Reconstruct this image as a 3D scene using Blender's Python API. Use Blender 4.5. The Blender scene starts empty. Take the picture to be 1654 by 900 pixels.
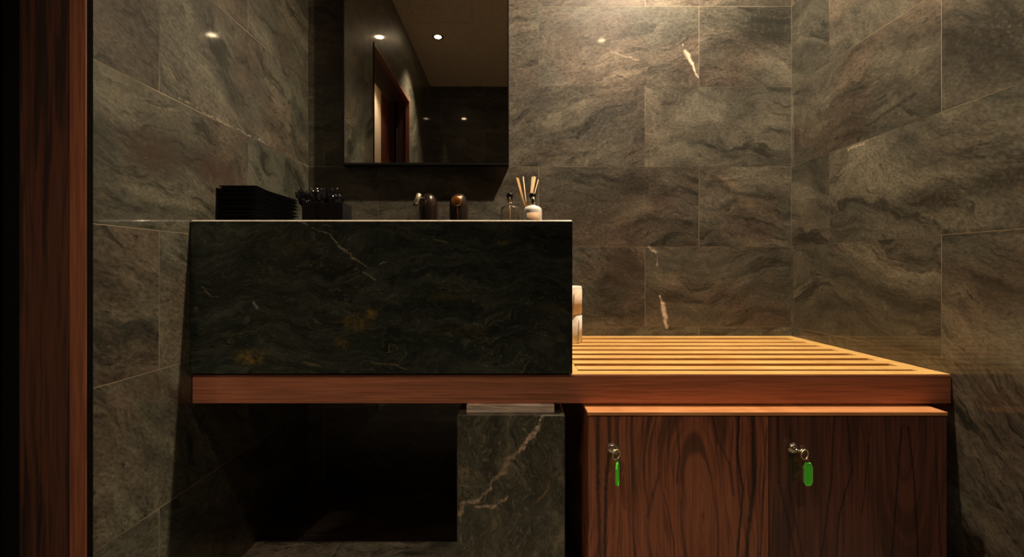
import bpy, bmesh, math, random
from mathutils import Vector, Matrix
random.seed(7)
PI = math.pi
S = bpy.context.scene
COL = S.collection
F = 755.0                       # focal length in pixels of the 1654 px wide frame
EYE = 0.815                     # camera height above the floor

def at(px, py, d):              # the point seen at pixel (px, py) at distance d in front of the camera
    return Vector(((px - 826.5) / F * d, d, EYE + (434 - py) / F * d))

# ------------------------------------------------------------------ camera, world, lights, exposure
cam = bpy.data.cameras.new('camera'); co = bpy.data.objects.new('camera', cam); COL.objects.link(co)
co.location = (0, 0, EYE); co.rotation_euler = (PI / 2, 0, 0)
cam.sensor_width = 36; cam.lens = 36 * F / 1654; cam.shift_y = -16 / 1654; cam.clip_start = 0.01
S.camera = co
w = bpy.data.worlds.new('world'); S.world = w; w.use_nodes = True
w.node_tree.nodes['Background'].inputs[0].default_value = (0.25, 0.45, 0.6, 1)
w.node_tree.nodes['Background'].inputs[1].default_value = 0.02
S.view_settings.view_transform = 'Standard'; S.view_settings.look = 'None'
S.view_settings.gamma = 1.0; S.view_settings.use_curve_mapping = False
S.view_settings.exposure = 0.0

XL, XR, YB, YF, ZC = -0.7626, 1.0466, 1.75, -0.97, 2.525
LAMPS = [  # x, y, power, cone angle, blend
    (0.59, 1.26, 218, 122, 1.0),
    (-0.547, -0.03, 125, 86, 1.0),
    (0.67, 0.0, 72, 74, 0.9),
]
WARM = (1.0, 0.77, 0.53)
CORRIDOR_POWER = 14

# ------------------------------------------------------------------ mesh helpers
def box(bm, x0, x1, y0, y1, z0, z1, bev=0.0, seg=2, mi=0):
    g = bmesh.ops.create_cube(bm, size=1.0)
    vs = g['verts']
    for v in vs:
        v.co = Vector((x0 + (v.co.x + .5) * (x1 - x0), y0 + (v.co.y + .5) * (y1 - y0), z0 + (v.co.z + .5) * (z1 - z0)))
    fs = list({f for v in vs for f in v.link_faces})
    for f in fs: f.material_index = mi
    if bev > 0:
        es = list({e for v in vs for e in v.link_edges})
        bmesh.ops.bevel(bm, geom=es, offset=bev, segments=seg, profile=.5, affect='EDGES', material=mi)

def lathe(bm, prof, seg=40, center=(0, 0, 0), rot=None, mi=0):
    rings = []
    M = Matrix.Translation(center) @ (rot.to_4x4() if rot else Matrix.Identity(4))
    for r, z in prof:
        if r < 1e-6:
            rings.append([bm.verts.new(M @ Vector((0, 0, z)))])
        else:
            rings.append([bm.verts.new(M @ Vector((r * math.cos(2 * PI * i / seg), r * math.sin(2 * PI * i / seg), z))) for i in range(seg)])
    for a, b in zip(rings, rings[1:]):
        for i in range(seg):
            j = (i + 1) % seg
            if len(a) == 1 and len(b) == 1: continue
            if len(a) == 1: f = bm.faces.new((a[0], b[j], b[i]))
            elif len(b) == 1: f = bm.faces.new((a[i], a[j], b[0]))
            else: f = bm.faces.new((a[i], a[j], b[j], b[i]))
            f.material_index = mi; f.smooth = True

def tube(bm, pts, r, seg=10, closed=False, mi=0):
    pts = [Vector(p) for p in pts]; n = len(pts); rings = []
    up = Vector((0.13, 0.31, 0.94)).normalized()
    for i, p in enumerate(pts):
        if closed: t = pts[(i + 1) % n] - pts[i - 1]
        else: t = pts[min(i + 1, n - 1)] - pts[max(i - 1, 0)]
        t.normalize()
        a = up - t * up.dot(t)
        if a.length < 1e-3: a = Vector((1, 0, 0)) - t * t.x
        a.normalize(); b = t.cross(a)
        rr = r[i] if isinstance(r, (list, tuple)) else r
        rings.append([bm.verts.new(p + (a * math.cos(2 * PI * k / seg) + b * math.sin(2 * PI * k / seg)) * rr) for k in range(seg)])
        up = a
    m = n if closed else n - 1
    for i in range(m):
        A, B = rings[i], rings[(i + 1) % n]
        for k in range(seg):
            f = bm.faces.new((A[k], A[(k + 1) % seg], B[(k + 1) % seg], B[k])); f.smooth = True; f.material_index = mi
    if not closed:
        bm.faces.new(rings[0][::-1]).material_index = mi; bm.faces.new(rings[-1]).material_index = mi

def obj(name, bm, mats, parent=None, smooth=False):
    bmesh.ops.recalc_face_normals(bm, faces=bm.faces)
    me = bpy.data.meshes.new(name); bm.to_mesh(me); bm.free()
    if not isinstance(mats, (list, tuple)): mats = [mats]
    for m in mats: me.materials.append(m)
    if smooth:
        for p in me.polygons: p.use_smooth = True
    o = bpy.data.objects.new(name, me); COL.objects.link(o)
    if parent: set_parent(o, parent)
    return o

def set_parent(o, p):
    o.parent = p
    # part geometry is given in world coordinates: express it relative to the parent
    M = Matrix.Identity(4); q = p
    loc = Vector((0, 0, 0))
    while q is not None: loc += q.location; q = q.parent
    if o.type == 'MESH' and not o.get('_local'):
        o.data.transform(Matrix.Translation(-loc))
    else:
        o.location = o.location - loc

def thing(name, loc, label, cat, group=None):
    o = bpy.data.objects.new(name, None); o.location = loc; o.empty_display_size = .05
    COL.objects.link(o); o['label'] = label; o['category'] = cat
    if group: o['group'] = group
    return o

def tag(o, label, cat, group=None):
    o['label'] = label; o['category'] = cat
    if group: o['group'] = group
    return o

def struct(o, label=None):
    o['kind'] = 'structure'
    if label: o['label'] = label
    return o

# ------------------------------------------------------------------ node helpers
class NT:
    def __init__(s, name):
        s.m = bpy.data.materials.new(name); s.m.use_nodes = True; s.t = s.m.node_tree
        s.t.nodes.clear()
        s.out = s.t.nodes.new('ShaderNodeOutputMaterial')
        s.b = s.t.nodes.new('ShaderNodeBsdfPrincipled')
        s.t.links.new(s.b.outputs[0], s.out.inputs[0])
    def n(s, typ, ins=None, **props):
        nd = s.t.nodes.new('ShaderNode' + typ)
        for k, v in props.items(): setattr(nd, k, v)
        for k, v in (ins or {}).items(): s.set(nd.inputs[k], v)
        return nd
    def set(s, inp, v):
        if isinstance(v, bpy.types.NodeSocket): s.t.links.new(v, inp)
        else: inp.default_value = v
    def math(s, op, a, b=0.0, c=None, clamp=False):
        nd = s.t.nodes.new('ShaderNodeMath'); nd.operation = op; nd.use_clamp = clamp
        s.set(nd.inputs[0], a); s.set(nd.inputs[1], b)
        if c is not None: s.set(nd.inputs[2], c)
        return nd.outputs[0]
    def vm(s, op, a, b=None, scale=None):
        nd = s.t.nodes.new('ShaderNodeVectorMath'); nd.operation = op
        s.set(nd.inputs[0], a)
        if b is not None: s.set(nd.inputs[1], b)
        if scale is not None: s.set(nd.inputs['Scale'], scale)
        return nd.outputs['Value'] if op in ('LENGTH', 'DOT_PRODUCT', 'DISTANCE') else nd.outputs[0]
    def noise(s, v, scale, detail=4, rough=.55, dist=0.0, col=False):
        nd = s.n('TexNoise', {'Vector': v, 'Scale': scale, 'Detail': detail, 'Roughness': rough, 'Distortion': dist})
        return nd.outputs['Color'] if col else nd.outputs[0]
    def ramp(s, f, stops):
        nd = s.t.nodes.new('ShaderNodeValToRGB'); s.set(nd.inputs[0], f)
        el = nd.color_ramp.elements
        while len(el) > 1: el.remove(el[-1])
        for i, (p, c) in enumerate(stops):
            e = el[0] if i == 0 else el.new(p)
            e.position = p
            e.color = (c, c, c, 1) if isinstance(c, (int, float)) else (*c, 1)
        return nd.outputs[0]
    def mr(s, v, a, b, c=0.0, d=1.0, smooth=True):
        nd = s.n('MapRange', {'Value': v, 'From Min': a, 'From Max': b, 'To Min': c, 'To Max': d})
        if smooth: nd.interpolation_type = 'SMOOTHSTEP'
        return nd.outputs[0]
    def mix(s, f, a, b, blend='MIX'):
        nd = s.t.nodes.new('ShaderNodeMix'); nd.data_type = 'RGBA'; nd.blend_type = blend; nd.clamp_factor = True
        s.set(nd.inputs[0], f)
        for i, v in ((6, a), (7, b)):
            if isinstance(v, (tuple, list)) and len(v) == 3: v = (*v, 1)
            s.set(nd.inputs[i], v)
        return nd.outputs[2]
    def scale3(s, v, sx, sy, sz):
        return s.vm('MULTIPLY', v, (sx, sy, sz))
    def seg(s, p, a, b):                           # distance from p to the segment a-b
        a = Vector(a); b = Vector(b); ba = b - a
        pa = s.vm('SUBTRACT', p, tuple(a))
        h = s.math('DIVIDE', s.vm('DOT_PRODUCT', pa, tuple(ba)), ba.length_squared, clamp=True)
        return s.vm('LENGTH', s.vm('SUBTRACT', pa, s.vm('SCALE', tuple(ba), scale=h)))
    def bump(s, h, strength=.2, dist=.002):
        return s.n('Bump', {'Height': h, 'Strength': strength, 'Distance': dist}).outputs[0]
    def fin(s, **kw):
        for k, v in kw.items():
            k = k.replace('_', ' ')
            if isinstance(v, (tuple, list)) and len(v) == 3: v = (*v, 1)
            s.set(s.b.inputs[k], v)
        return s.m

def plain(name, col, rough=.5, metal=0.0, **kw):
    t = NT(name)
    pos = t.n('TexCoord').outputs['Object']
    n = t.noise(pos, 60, 4)
    c = t.mix(t.mr(n, .3, .7), tuple(x * .88 for x in col), tuple(min(1, x * 1.1) for x in col))
    return t.fin(Base_Color=c, Roughness=rough, Metallic=metal, **kw)

def marks(t, pos, col, veins, blobs, wobble=.012, keep=.12):
    """veins: (points, width, colour, strength); blobs: (centre, radii, colour, strength) - all in metres in the room"""
    wn = t.noise(pos, 28, 5, .6, col=True)
    wn2 = t.noise(pos, 120, 5, .7, col=True)
    wp = t.vm('ADD', pos, t.vm('SCALE', t.vm('SUBTRACT', wn, (.5, .5, .5)), scale=wobble * 2))
    wp = t.vm('ADD', wp, t.vm('SCALE', t.vm('SUBTRACT', wn2, (.5, .5, .5)), scale=wobble * 1.0))
    brk = t.noise(pos, 90, 6, .75)
    for c, r, cc, st in blobs:
        q = t.vm('MULTIPLY', t.vm('SUBTRACT', wp, tuple(c)), tuple(1 / x for x in r))
        m = t.mr(t.vm('LENGTH', q), 1.15, .15)
        m = t.math('MULTIPLY', m, t.mr(brk, .40, .62) if max(cc) > .065 else t.mr(brk, .30, .52))
        col = t.mix(t.math('MULTIPLY', m, st), col, cc)
    for pts, wd, cc, st in veins:
        for i in range(len(pts) - 1):
            ww = wd[i] if isinstance(wd, (list, tuple)) else wd
            d = t.seg(wp, pts[i], pts[i + 1])
            m = t.mr(d, ww, ww * .25)
            m = t.math('MULTIPLY', m, t.mr(brk, .36, .54, keep, 1.0))
            col = t.mix(t.math('MULTIPLY', m, st), col, cc)
    return col

def slate(name, veins=(), blobs=(), tint=(.99, 1, 1.03), gain=1.0, coat=.55, rough=.42, crough=.045):
    """split-faced looking green-brown quartzite tile; 'tc' carries each tile's own cut of the slab, 'tv' its tone"""
    t = NT(name)
    tc = t.n('Attribute', attribute_name='tc').outputs['Vector']
    tv = t.n('SeparateXYZ', {0: t.n('Attribute', attribute_name='tv').outputs['Vector']}).outputs
    pos = t.n('NewGeometry').outputs['Position']
    w1 = t.vm('SCALE', t.vm('SUBTRACT', t.noise(tc, 2.4, 3, .5, col=True), (.5, .5, .5)), scale=.36)
    w2 = t.vm('SCALE', t.vm('SUBTRACT', t.noise(tc, 14, 4, .6, col=True), (.5, .5, .5)), scale=.045)
    p = t.vm('ADD', t.vm('ADD', tc, w1), w2)
    ps = t.scale3(p, 1.0, 3.6, 1.0)
    n1 = t.noise(ps, 2.3, 10, .66)
    n2 = t.noise(t.scale3(p, 1.3, 7, 1), 3.0, 10, .74)
    n3 = t.noise(t.scale3(tc, 1, 1.8, 1), 85, 5, .75)
    n4 = t.noise(t.scale3(p, 1.4, 3.4, 1), 15, 8, .78)
    n5 = t.noise(t.scale3(p, 1.0, 1.8, 1), 7, 10, .74)
    patch = t.noise(tc, 3.1, 2, .5)
    patch2 = t.noise(t.vm('ADD', tc, (7.7, 3.1, 2.2)), 4.2, 3, .5)
    c = t.ramp(n1, [(.30, (.036, .036, .029)), (.45, (.078, .075, .058)), (.56, (.118, .110, .083)), (.68, (.170, .156, .116))])
    br = t.ramp(n1, [(.30, (.036, .027, .021)), (.5, (.098, .076, .056)), (.7, (.17, .135, .098))])
    c = t.mix(t.math('ADD', t.mr(patch, .44, .66), t.math('SUBTRACT', tv[1], .5), clamp=True), c, br)
    c = t.mix(1.0, c, t.ramp(n5, [(.30, .38), (.44, .82), (.58, 1.10), (.72, 1.55)]), 'MULTIPLY')
    # dark streaks, in bands where the slab was folded
    st = t.math('MULTIPLY', t.mr(n2, .50, .38), t.mr(patch2, .36, .56, .3, 1.0))
    c = t.mix(t.math('MULTIPLY', st, .85), c, (.016, .017, .013))
    pit = t.math('MULTIPLY', t.mr(n4, .44, .36), t.mr(patch, .42, .60))
    c = t.mix(t.math('MULTIPLY', pit, .85), c, (.011, .010, .008))
    hl2 = t.math('ABSOLUTE', t.math('SUBTRACT', t.noise(t.scale3(p, 1, 2.5, 1), 3.0, 7, .7), .47))
    c = t.mix(t.math('MULTIPLY', t.math('MULTIPLY', t.mr(hl2, .007, .0), t.mr(n1, .5, .62)), .3), c, (.30, .27, .2))
    c = t.mix(1.0, c, t.ramp(n3, [(.28, .45), (.5, 1.0), (.72, 1.55)]), 'MULTIPLY')
    c = t.mix(1.0, c, t.n('CombineColor', {0: tv[0], 1: tv[0], 2: tv[0]}).outputs[0], 'MULTIPLY')
    c = t.mix(1.0, c, tuple(x * gain for x in tint), 'MULTIPLY')
    c = marks(t, pos, c, veins, blobs)
    h = t.math('ADD', t.math('MULTIPLY', n2, .6), t.math('MULTIPLY', n3, .25))
    return t.fin(Base_Color=c, Roughness=t.mr(n3, .3, .7, rough - .06, rough + .12), Normal=t.bump(h, .12, .002),
                 Coat_Weight=coat, Coat_Roughness=crough, Coat_IOR=1.5)

def dark_marble(name, veins=(), blobs=(), axis=0, gain=1.0, vert=False, lines=1.0, coat=.35, base=None):
    t = NT(name)
    pos = t.n('NewGeometry').outputs['Position']
    p0 = t.vm('ADD', pos, (3.1, 1.7, 5.2))
    w1 = t.vm('SCALE', t.vm('SUBTRACT', t.noise(p0, 4.0, 4, .55, col=True), (.5, .5, .5)), scale=.22)
    w2 = t.vm('SCALE', t.vm('SUBTRACT', t.noise(p0, 22, 3, .55, col=True), (.5, .5, .5)), scale=.03)
    p = t.vm('ADD', t.vm('ADD', p0, w1), w2)
    ps = t.scale3(p, 7, 3, 2.0) if vert else t.scale3(p, 1.6, 2, 8)
    n1 = t.noise(ps, 3.2, 9, .64, .3)
    n2 = t.noise(ps, 9, 8, .68, .5)
    n3 = t.noise(pos, 150, 3, .6)
    b = base or [(.3, (.005, .008, .007)), (.48, (.013, .020, .017)), (.60, (.030, .038, .031)), (.72, (.062, .068, .052))]
    c = t.ramp(n1, b)
    c = t.mix(t.math('MULTIPLY', t.mr(n2, .5, .36), .7), c, (.004, .005, .004))
    hl = t.math('ABSOLUTE', t.math('SUBTRACT', t.noise(ps, 2.6, 7, .66), .5))
    hm = t.math('MULTIPLY', t.mr(hl, .009, .0), t.mr(t.noise(p0, 5, 2), .46, .64))
    c = t.mix(t.math('MULTIPLY', hm, .4 * lines), c, (.14, .13, .085))
    fs = t.noise(t.scale3(ps, 1, 1, 1), 26, 6, .75)
    c = t.mix(t.math('MULTIPLY', t.mr(fs, .52, .70), .55), c, tuple(x * 1.6 for x in (b[-1][1])))
    c = t.mix(1.0, c, t.ramp(n3, [(.3, .75), (.7, 1.25)]), 'MULTIPLY')
    c = t.mix(1.0, c, (gain, gain, gain), 'MULTIPLY')
    c = marks(t, pos, c, veins, blobs, .010 if not vert else .014, .4 if not vert else .12)
    return t.fin(Base_Color=c, Roughness=.34, Coat_Weight=coat, Coat_Roughness=.05)

def wood(name, mid, dark, lite, axis='x', xc=None, z0=0.0, k=.1, freq=26, contrast=.6, grain=1.0, rough=.42, coat=0.12, seed=0.0, warp=.05, veins=()):
    """straight or cathedral figured wood; axis is the direction the grain runs"""
    t = NT(name)
    pos = t.n('NewGeometry').outputs['Position']
    sx = t.n('SeparateXYZ', {0: pos}).outputs
    a, along = {'x': (sx[2], sx[0]), 'z': (sx[0], sx[2]), 'y': (sx[0], sx[1]), 'zy': (sx[1], sx[2])}[axis]
    # a stretched domain so that every feature is long along the grain
    st = {'x': (.02, 1, 1), 'z': (1, 1, .02), 'y': (1, .02, 1), 'zy': (1, 1, .02)}[axis]
    ps = t.vm('ADD', t.vm('MULTIPLY', pos, st), (seed, seed * 1.7, seed * .6))
    wn = t.math('SUBTRACT', t.noise(t.vm('ADD', t.vm('MULTIPLY', pos, tuple(1.0 if x == 1 else .40 for x in st)), (seed,) * 3), 5.0, 2, .45), .5)
    aw = t.math('ADD', a, t.math('MULTIPLY', wn, warp * 2))
    if xc is not None:
        dx = t.math('SUBTRACT', aw, xc)
        dz = t.math('MULTIPLY', t.math('SUBTRACT', along, z0), k)
        u = t.math('SQRT', t.math('ADD', t.math('MULTIPLY', dx, dx), t.math('MULTIPLY', dz, dz)))
    else:
        u = aw
    uv = t.n('CombineXYZ', {0: u, 1: t.math('MULTIPLY', along, .045), 2: seed}).outputs[0]
    s1 = t.noise(uv, freq, 3, .6)
    s2 = t.noise(uv, freq * 3.1, 3, .6)
    g = t.noise(ps, 260, 3, .6)
    c = t.mix(t.mr(s2, .3, .7), mid, lite)
    c = t.mix(t.math('MULTIPLY', t.mr(s1, .50, .40), contrast), c, dark)
    c = t.mix(t.math('MULTIPLY', t.mr(s2, .46, .34), contrast * .6), c, dark)
    if veins: c = marks(t, pos, c, veins, (), .0035, .75)
    c = t.mix(.8 * grain, c, t.mix(t.mr(g, .25, .75), (.62, .6, .58), (1.3, 1.3, 1.3)), 'MULTIPLY')
    return t.fin(Base_Color=c, Roughness=rough, Coat_Weight=coat, Coat_Roughness=.15, Normal=t.bump(g, .08, .001))

# ------------------------------------------------------------------ materials
def P(px, py): return at(px, py, 1.75)
white_vein = (.75, .62, .50)
M_back = slate('back_wall_slate', veins=[
    ([P(1102, 71), P(1107, 84), P(1117, 103), P(1127, 124)], [.003, .011, .006], white_vein, 1.0),
    ([P(1065, 478), P(1070, 490), P(1076, 526)], [.005, .011], white_vein, 1.0),
    ([P(1047, 399), P(1058, 407), P(1062, 428)], [.007, .004], white_vein, .55),
    ([P(985, 84), P(1030, 97)], [.004], white_vein, .3),
    ([P(1145, 282), P(1185, 300), P(1210, 330)], [.02, .035], (.22, .17, .11), .3),
    ([P(835, 165), P(930, 160), P(1040, 148)], [.02, .012], (.03, .026, .02), .5),
    ([P(1150, 285), P(1185, 312), P(1250, 320)], [.02, .012], (.015, .014, .011), .6)],
    blobs=[(P(1235, 40), (.16, .1, .10), (.016, .018, .014), .9),
           (P(1200, 75), (.16, .1, .05), (.016, .018, .014), .6),
           (P(1105, 130), (.09, .1, .05), (.025, .02, .014), .8),
           (P(960, 335), (.20, .1, .11), (.035, .027, .02), .6),
           (P(1010, 440), (.12, .1, .12), (.035, .027, .02), .6),
           (P(910, 60), (.10, .1, .10), (.045, .036, .026), .6)])
def L(px, py):                                  # the point of the left wall seen at a pixel
    d = XL * F / (px - 826.5); return at(px, py, d)
def R_(px, py):
    d = XR * F / (px - 826.5); return at(px, py, d)
M_left = slate('left_wall_slate', veins=[
    ([L(290, 158), L(330, 183), L(375, 205), L(440, 238)], [.0025, .003, .003], (.36, .30, .22), .8),
    ([L(150, 285), L(190, 320), L(250, 335), L(330, 350)], [.02] * 3, (.03, .035, .025), .4),
    ([L(160, 190), L(185, 240), L(180, 290)], [.018] * 2, (.035, .042, .030), .45),
    ([L(150, 490), L(200, 530), L(240, 520), L(290, 525)], [.014] * 3, (.026, .030, .022), .45)],
    blobs=[(L(245, 245), (.1, .11, .07), (.050, .030, .021), .8),
           (L(345, 275), (.1, .12, .05), (.055, .031, .022), .8),
           (L(250, 610), (.1, .06, .03), (.10, .05, .03), .5)], coat=.6, crough=.06, tint=(.95, 1.02, .98))
M_right = slate('right_wall_slate', tint=(.93, .97, .97), veins=[
    ([R_(1395, 232), R_(1370, 243)], [.004], white_vein, .6),
    ([R_(1480, 150), R_(1420, 190), R_(1400, 205)], [.008, .006], (.012, .012, .010), .7),
    ([R_(1600, 10), R_(1500, 110), R_(1380, 200)], [.012, .010], (.030, .026, .018), .5),
    ([R_(1480, 345), R_(1530, 375), R_(1654, 372)], [.010, .014], (.014, .014, .011), .6)],
    blobs=[(R_(1600, 60), (.1, .14, .12), (.016, .016, .012), .8),
           (R_(1500, 320), (.1, .13, .045), (.018, .016, .012), .8),
           (R_(1620, 290), (.1, .10, .05), (.014, .014, .011), .7),
           (R_(1370, 218), (.1, .05, .015), (.015, .014, .012), .8)])
M_front = slate('front_wall_slate', gain=.45)
M_floor = slate('floor_slate', gain=1.5, coat=.3)
def grout():
    t = NT('grout'); pos = t.n('NewGeometry').outputs['Position']
    return t.fin(Base_Color=t.mix(t.mr(t.noise(pos, 2.2, 3), .38, .64), (.10, .085, .06), (.46, .38, .27)), Roughness=.7)
M_grout = grout()
M_ceil = plain('ceiling_paint', (.46, .38, .29), .85)
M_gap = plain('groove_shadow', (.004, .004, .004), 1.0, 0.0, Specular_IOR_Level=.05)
DB = 1.106
def Bp(px, py): return at(px, py, DB)
gold = (.22, .15, .03); cream = (.30, .28, .20)
M_basin = dark_marble('basin_marble', lines=1.8, gain=1.3, veins=[
    ([Bp(480, 357), Bp(500, 367), Bp(532, 379), Bp(548, 397), Bp(570, 415), Bp(594, 432), Bp(622, 424)], [.004, .003, .0035, .004, .0035, .003], cream, .75),
    ([Bp(572, 436), Bp(590, 442), Bp(606, 452)], [.003, .004], cream, .6),
    ([Bp(325, 463), Bp(340, 477), Bp(364, 481)], [.003, .003], cream, .55),
    ([Bp(408, 489), Bp(414, 496)], [.006], (.30, .32, .30), .6),
    ([Bp(700, 385), Bp(722, 392)], [.003], cream, .4),
    ([Bp(395, 437), Bp(450, 440), Bp(520, 418), Bp(600, 410)], [.003] * 3, (.05, .045, .025), .8),
    ([Bp(835, 450), Bp(880, 462), Bp(922, 466)], [.003] * 2, (.05, .05, .035), .8),
    ([Bp(600, 585), Bp(640, 590), Bp(658, 595)], [.004] * 2, (.14, .12, .06), .7),
    ([Bp(490, 585), Bp(515, 592)], [.005], (.16, .14, .09), .6)],
    blobs=[(Bp(402, 576), (.05, .1, .025), gold, .8), (Bp(398, 582), (.02, .1, .014), (.35, .25, .05), .8),
           (Bp(601, 506), (.020, .1, .016), gold, .8), (Bp(575, 522), (.045, .1, .03), gold, .55),
           (Bp(550, 558), (.02, .1, .02), gold, .7), (Bp(480, 400), (.04, .1, .02), (.09, .06, .02), .7),
           (Bp(812, 391), (.015, .1, .010), gold, .6), (Bp(745, 535), (.07, .1, .02), (.07, .06, .02), .7),
           (Bp(890, 497), (.06, .1, .018), (.07, .05, .015), .6), (Bp(720, 480), (.06, .1, .012), (.06, .06, .02), .6)])
DP = 1.078
def Pp(px, py): return at(px, py, DP)
M_ped = dark_marble('pedestal_marble', vert=True, lines=2.6, gain=1.5, veins=[
    ([Pp(875, 673), Pp(868, 690), Pp(850, 712), Pp(838, 730)], [.006, .009, .006], (.60, .46, .34), .95),
    ([Pp(838, 730), Pp(822, 742), Pp(812, 762), Pp(792, 778), Pp(790, 790)], [.006, .010, .007, .005], (.34, .27, .19), .8),
    ([Pp(790, 790), Pp(772, 806), Pp(750, 815), Pp(742, 830)], [.004, .008, .008], (.42, .33, .24), .8),
    ([Pp(772, 817), Pp(796, 820), Pp(818, 803)], [.005, .004], (.50, .38, .28), .85),
    ([Pp(742, 832), Pp(744, 880)], [.003], (.35, .30, .2), .5),
    ([Pp(893, 765), Pp(880, 795), Pp(868, 812)], [.005, .005], (.22, .13, .06), .7),
    ([Pp(742, 745), Pp(770, 765), Pp(768, 800)], [.003, .003], (.2, .16, .1), .5)],
    blobs=[(Pp(750, 765), (.02, .1, .015), (.35, .24, .16), .7), (Pp(880, 770), (.025, .1, .05), (.08, .035, .02), .5)],
    base=[(.33, (.010, .011, .008)), (.5, (.030, .031, .022)), (.60, (.060, .058, .040)), (.70, (.13, .12, .085))])
M_spacer = wood('pale_spacer_wood', (.80, .66, .56), (.28, .21, .18), (.85, .72, .64), 'x', freq=160, contrast=.6, coat=0)
M_apron = wood('apron_wood', (.40, .15, .085), (.27, .098, .056), (.46, .18, .104), 'x', freq=70, contrast=.35, coat=.1, seed=2.3, warp=.012)
M_slat = wood('slat_wood', (.76, .48, .16), (.62, .36, .11), (.84, .55, .20), 'x', freq=60, contrast=.3, coat=.05, seed=5.3, warp=.01)
def Cp(px, py): return at(px, py, 1.066)
ink = (.016, .009, .009)
VL = [([Cp(966, 670), Cp(965, 780), Cp(969, 900)], .0065, ink, .8), ([Cp(983, 670), Cp(984, 720), Cp(978, 790), Cp(976, 900)], .006, ink, .85),
      ([Cp(1193, 670), Cp(1190, 730), Cp(1200, 790), Cp(1190, 900)], .0042, ink, .9), ([Cp(1214, 670), Cp(1218, 780), Cp(1210, 840), Cp(1205, 900)], .0075, ink, .8),
      ([Cp(1092, 670), Cp(1097, 740), Cp(1093, 780)], .004, ink, .6), ([Cp(1150, 672), Cp(1158, 710), Cp(1178, 748), Cp(1184, 800)], .004, ink, .55),
      ([Cp(1064, 765), Cp(1054, 800), Cp(1046, 835)], .006, ink, .45), ([Cp(1072, 800), Cp(1084, 850), Cp(1090, 900)], .003, ink, .6),
      ([Cp(1238, 690), Cp(1232, 800), Cp(1228, 900)], .003, ink, .7)]
VR = [([Cp(1256, 672), Cp(1258, 780), Cp(1285, 900)], .005, ink, .6), ([Cp(1347, 672), Cp(1342, 780), Cp(1326, 900)], .0035, ink, .8),
      ([Cp(1368, 672), Cp(1376, 760), Cp(1355, 830), Cp(1350, 900)], .0035, ink, .8), ([Cp(1408, 672), Cp(1400, 750), Cp(1392, 830)], .003, ink, .6),
      ([Cp(1456, 690), Cp(1448, 790), Cp(1440, 900)], .0035, ink, .9), ([Cp(1466, 690), Cp(1476, 770), Cp(1483, 900)], .0035, ink, .9),
      ([Cp(1276, 690), Cp(1274, 790), Cp(1296, 900)], .004, ink, .6), ([Cp(1508, 672), Cp(1514, 800), Cp(1520, 900)], .003, ink, .6)]
M_cabL = wood('left_door_veneer', (.27, .085, .046), (.045, .02, .016), (.34, .12, .062), 'z', xc=at(1125, 800, 1.066).x, z0=.25, k=.24, freq=42, contrast=.7, seed=1.2, warp=.06, veins=VL)
M_cabR = wood('right_door_veneer', (.120, .044, .031), (.024, .015, .015), (.155, .056, .040), 'z', xc=at(1462, 800, 1.066).x, z0=.52, k=.16, freq=34, contrast=.5, seed=4.9, warp=.035, veins=VR)
M_cabT = wood('cabinet_top_wood', (.64, .28, .11), (.28, .10, .04), (.72, .35, .15), 'x', freq=45, contrast=.4, seed=8.1, warp=.01)
M_jamb = wood('jamb_wood', (.058, .021, .014), (.010, .007, .007), (.078, .029, .018), 'z', freq=45, contrast=.75, seed=3.4, warp=.02)
M_casing = wood('casing_wood', (.19, .062, .034), (.08, .03, .02), (.23, .08, .042), 'z', freq=70, contrast=.35, seed=6.0, warp=.005)
M_redwood = wood('panel_wood', (.16, .045, .028), (.05, .018, .012), (.20, .06, .035), 'z', freq=50, contrast=.5, seed=9.0)
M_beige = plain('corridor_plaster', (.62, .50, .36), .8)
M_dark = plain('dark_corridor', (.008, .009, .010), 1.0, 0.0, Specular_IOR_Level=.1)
M_black = plain('black_metal', (.012, .013, .014), .35, .3)
M_mirror = NT('mirror_glass').fin(Base_Color=(.95, .96, .95), Metallic=1.0, Roughness=.0)
M_bevel = plain('bevelled_edge', (.55, .52, .45), .12, 1.0)
M_chrome = plain('brushed_nickel', (.78, .72, .62), .18, 1.0)
M_bronze = plain('dark_bronze', (.040, .026, .020), .28, .6, Coat_Weight=.4)
M_copper = plain('copper', (.85, .36, .12), .32, 1.0)
M_brass = plain('polished_brass', (1.0, .88, .66), .5, 1.0)
M_cap = plain('black_plastic', (.010, .010, .011), .25)
M_glass = NT('clear_glass').fin(Base_Color=(.97, .93, .88), Roughness=.02, Transmission_Weight=1.0, IOR=1.45)
M_milk = plain('white_ceramic', (.95, .91, .85), .3, Coat_Weight=.3)
M_label = plain('tan_label', (.55, .36, .20), .6)
M_soap = NT('soap_liquid').fin(Base_Color=(.80, .52, .36), Roughness=.1, Transmission_Weight=.7, IOR=1.36)
M_reed = plain('rattan', (.72, .38, .13), .6)
M_reed2 = plain('rattan_pale', (.85, .58, .36), .6)
M_towel = plain('black_cloth', (.019, .024, .031), .9, Sheen_Weight=.12)
M_film = plain('black_film', (.008, .009, .012), .12, Coat_Weight=.6)
M_paper = plain('tissue_paper', (.85, .80, .74), .9)
M_wrap = plain('wrapping_paper', (.80, .64, .50), .75)
M_card = plain('cardboard_core', (.45, .32, .2), .9)
M_green = NT('green_plastic').fin(Base_Color=(.12, .97, .06), Roughness=.3)
M_green2 = plain('pale_green_rim', (.32, .95, .20), .3)
def emis(name, col, st):
    t = NT(name); e = t.n('Emission', {'Color': (*col, 1), 'Strength': st}); t.t.links.new(e.outputs[0], t.out.inputs[0]); return t.m
M_bulb = emis('lamp_glow', (1.0, .72, .42), 60)

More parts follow.
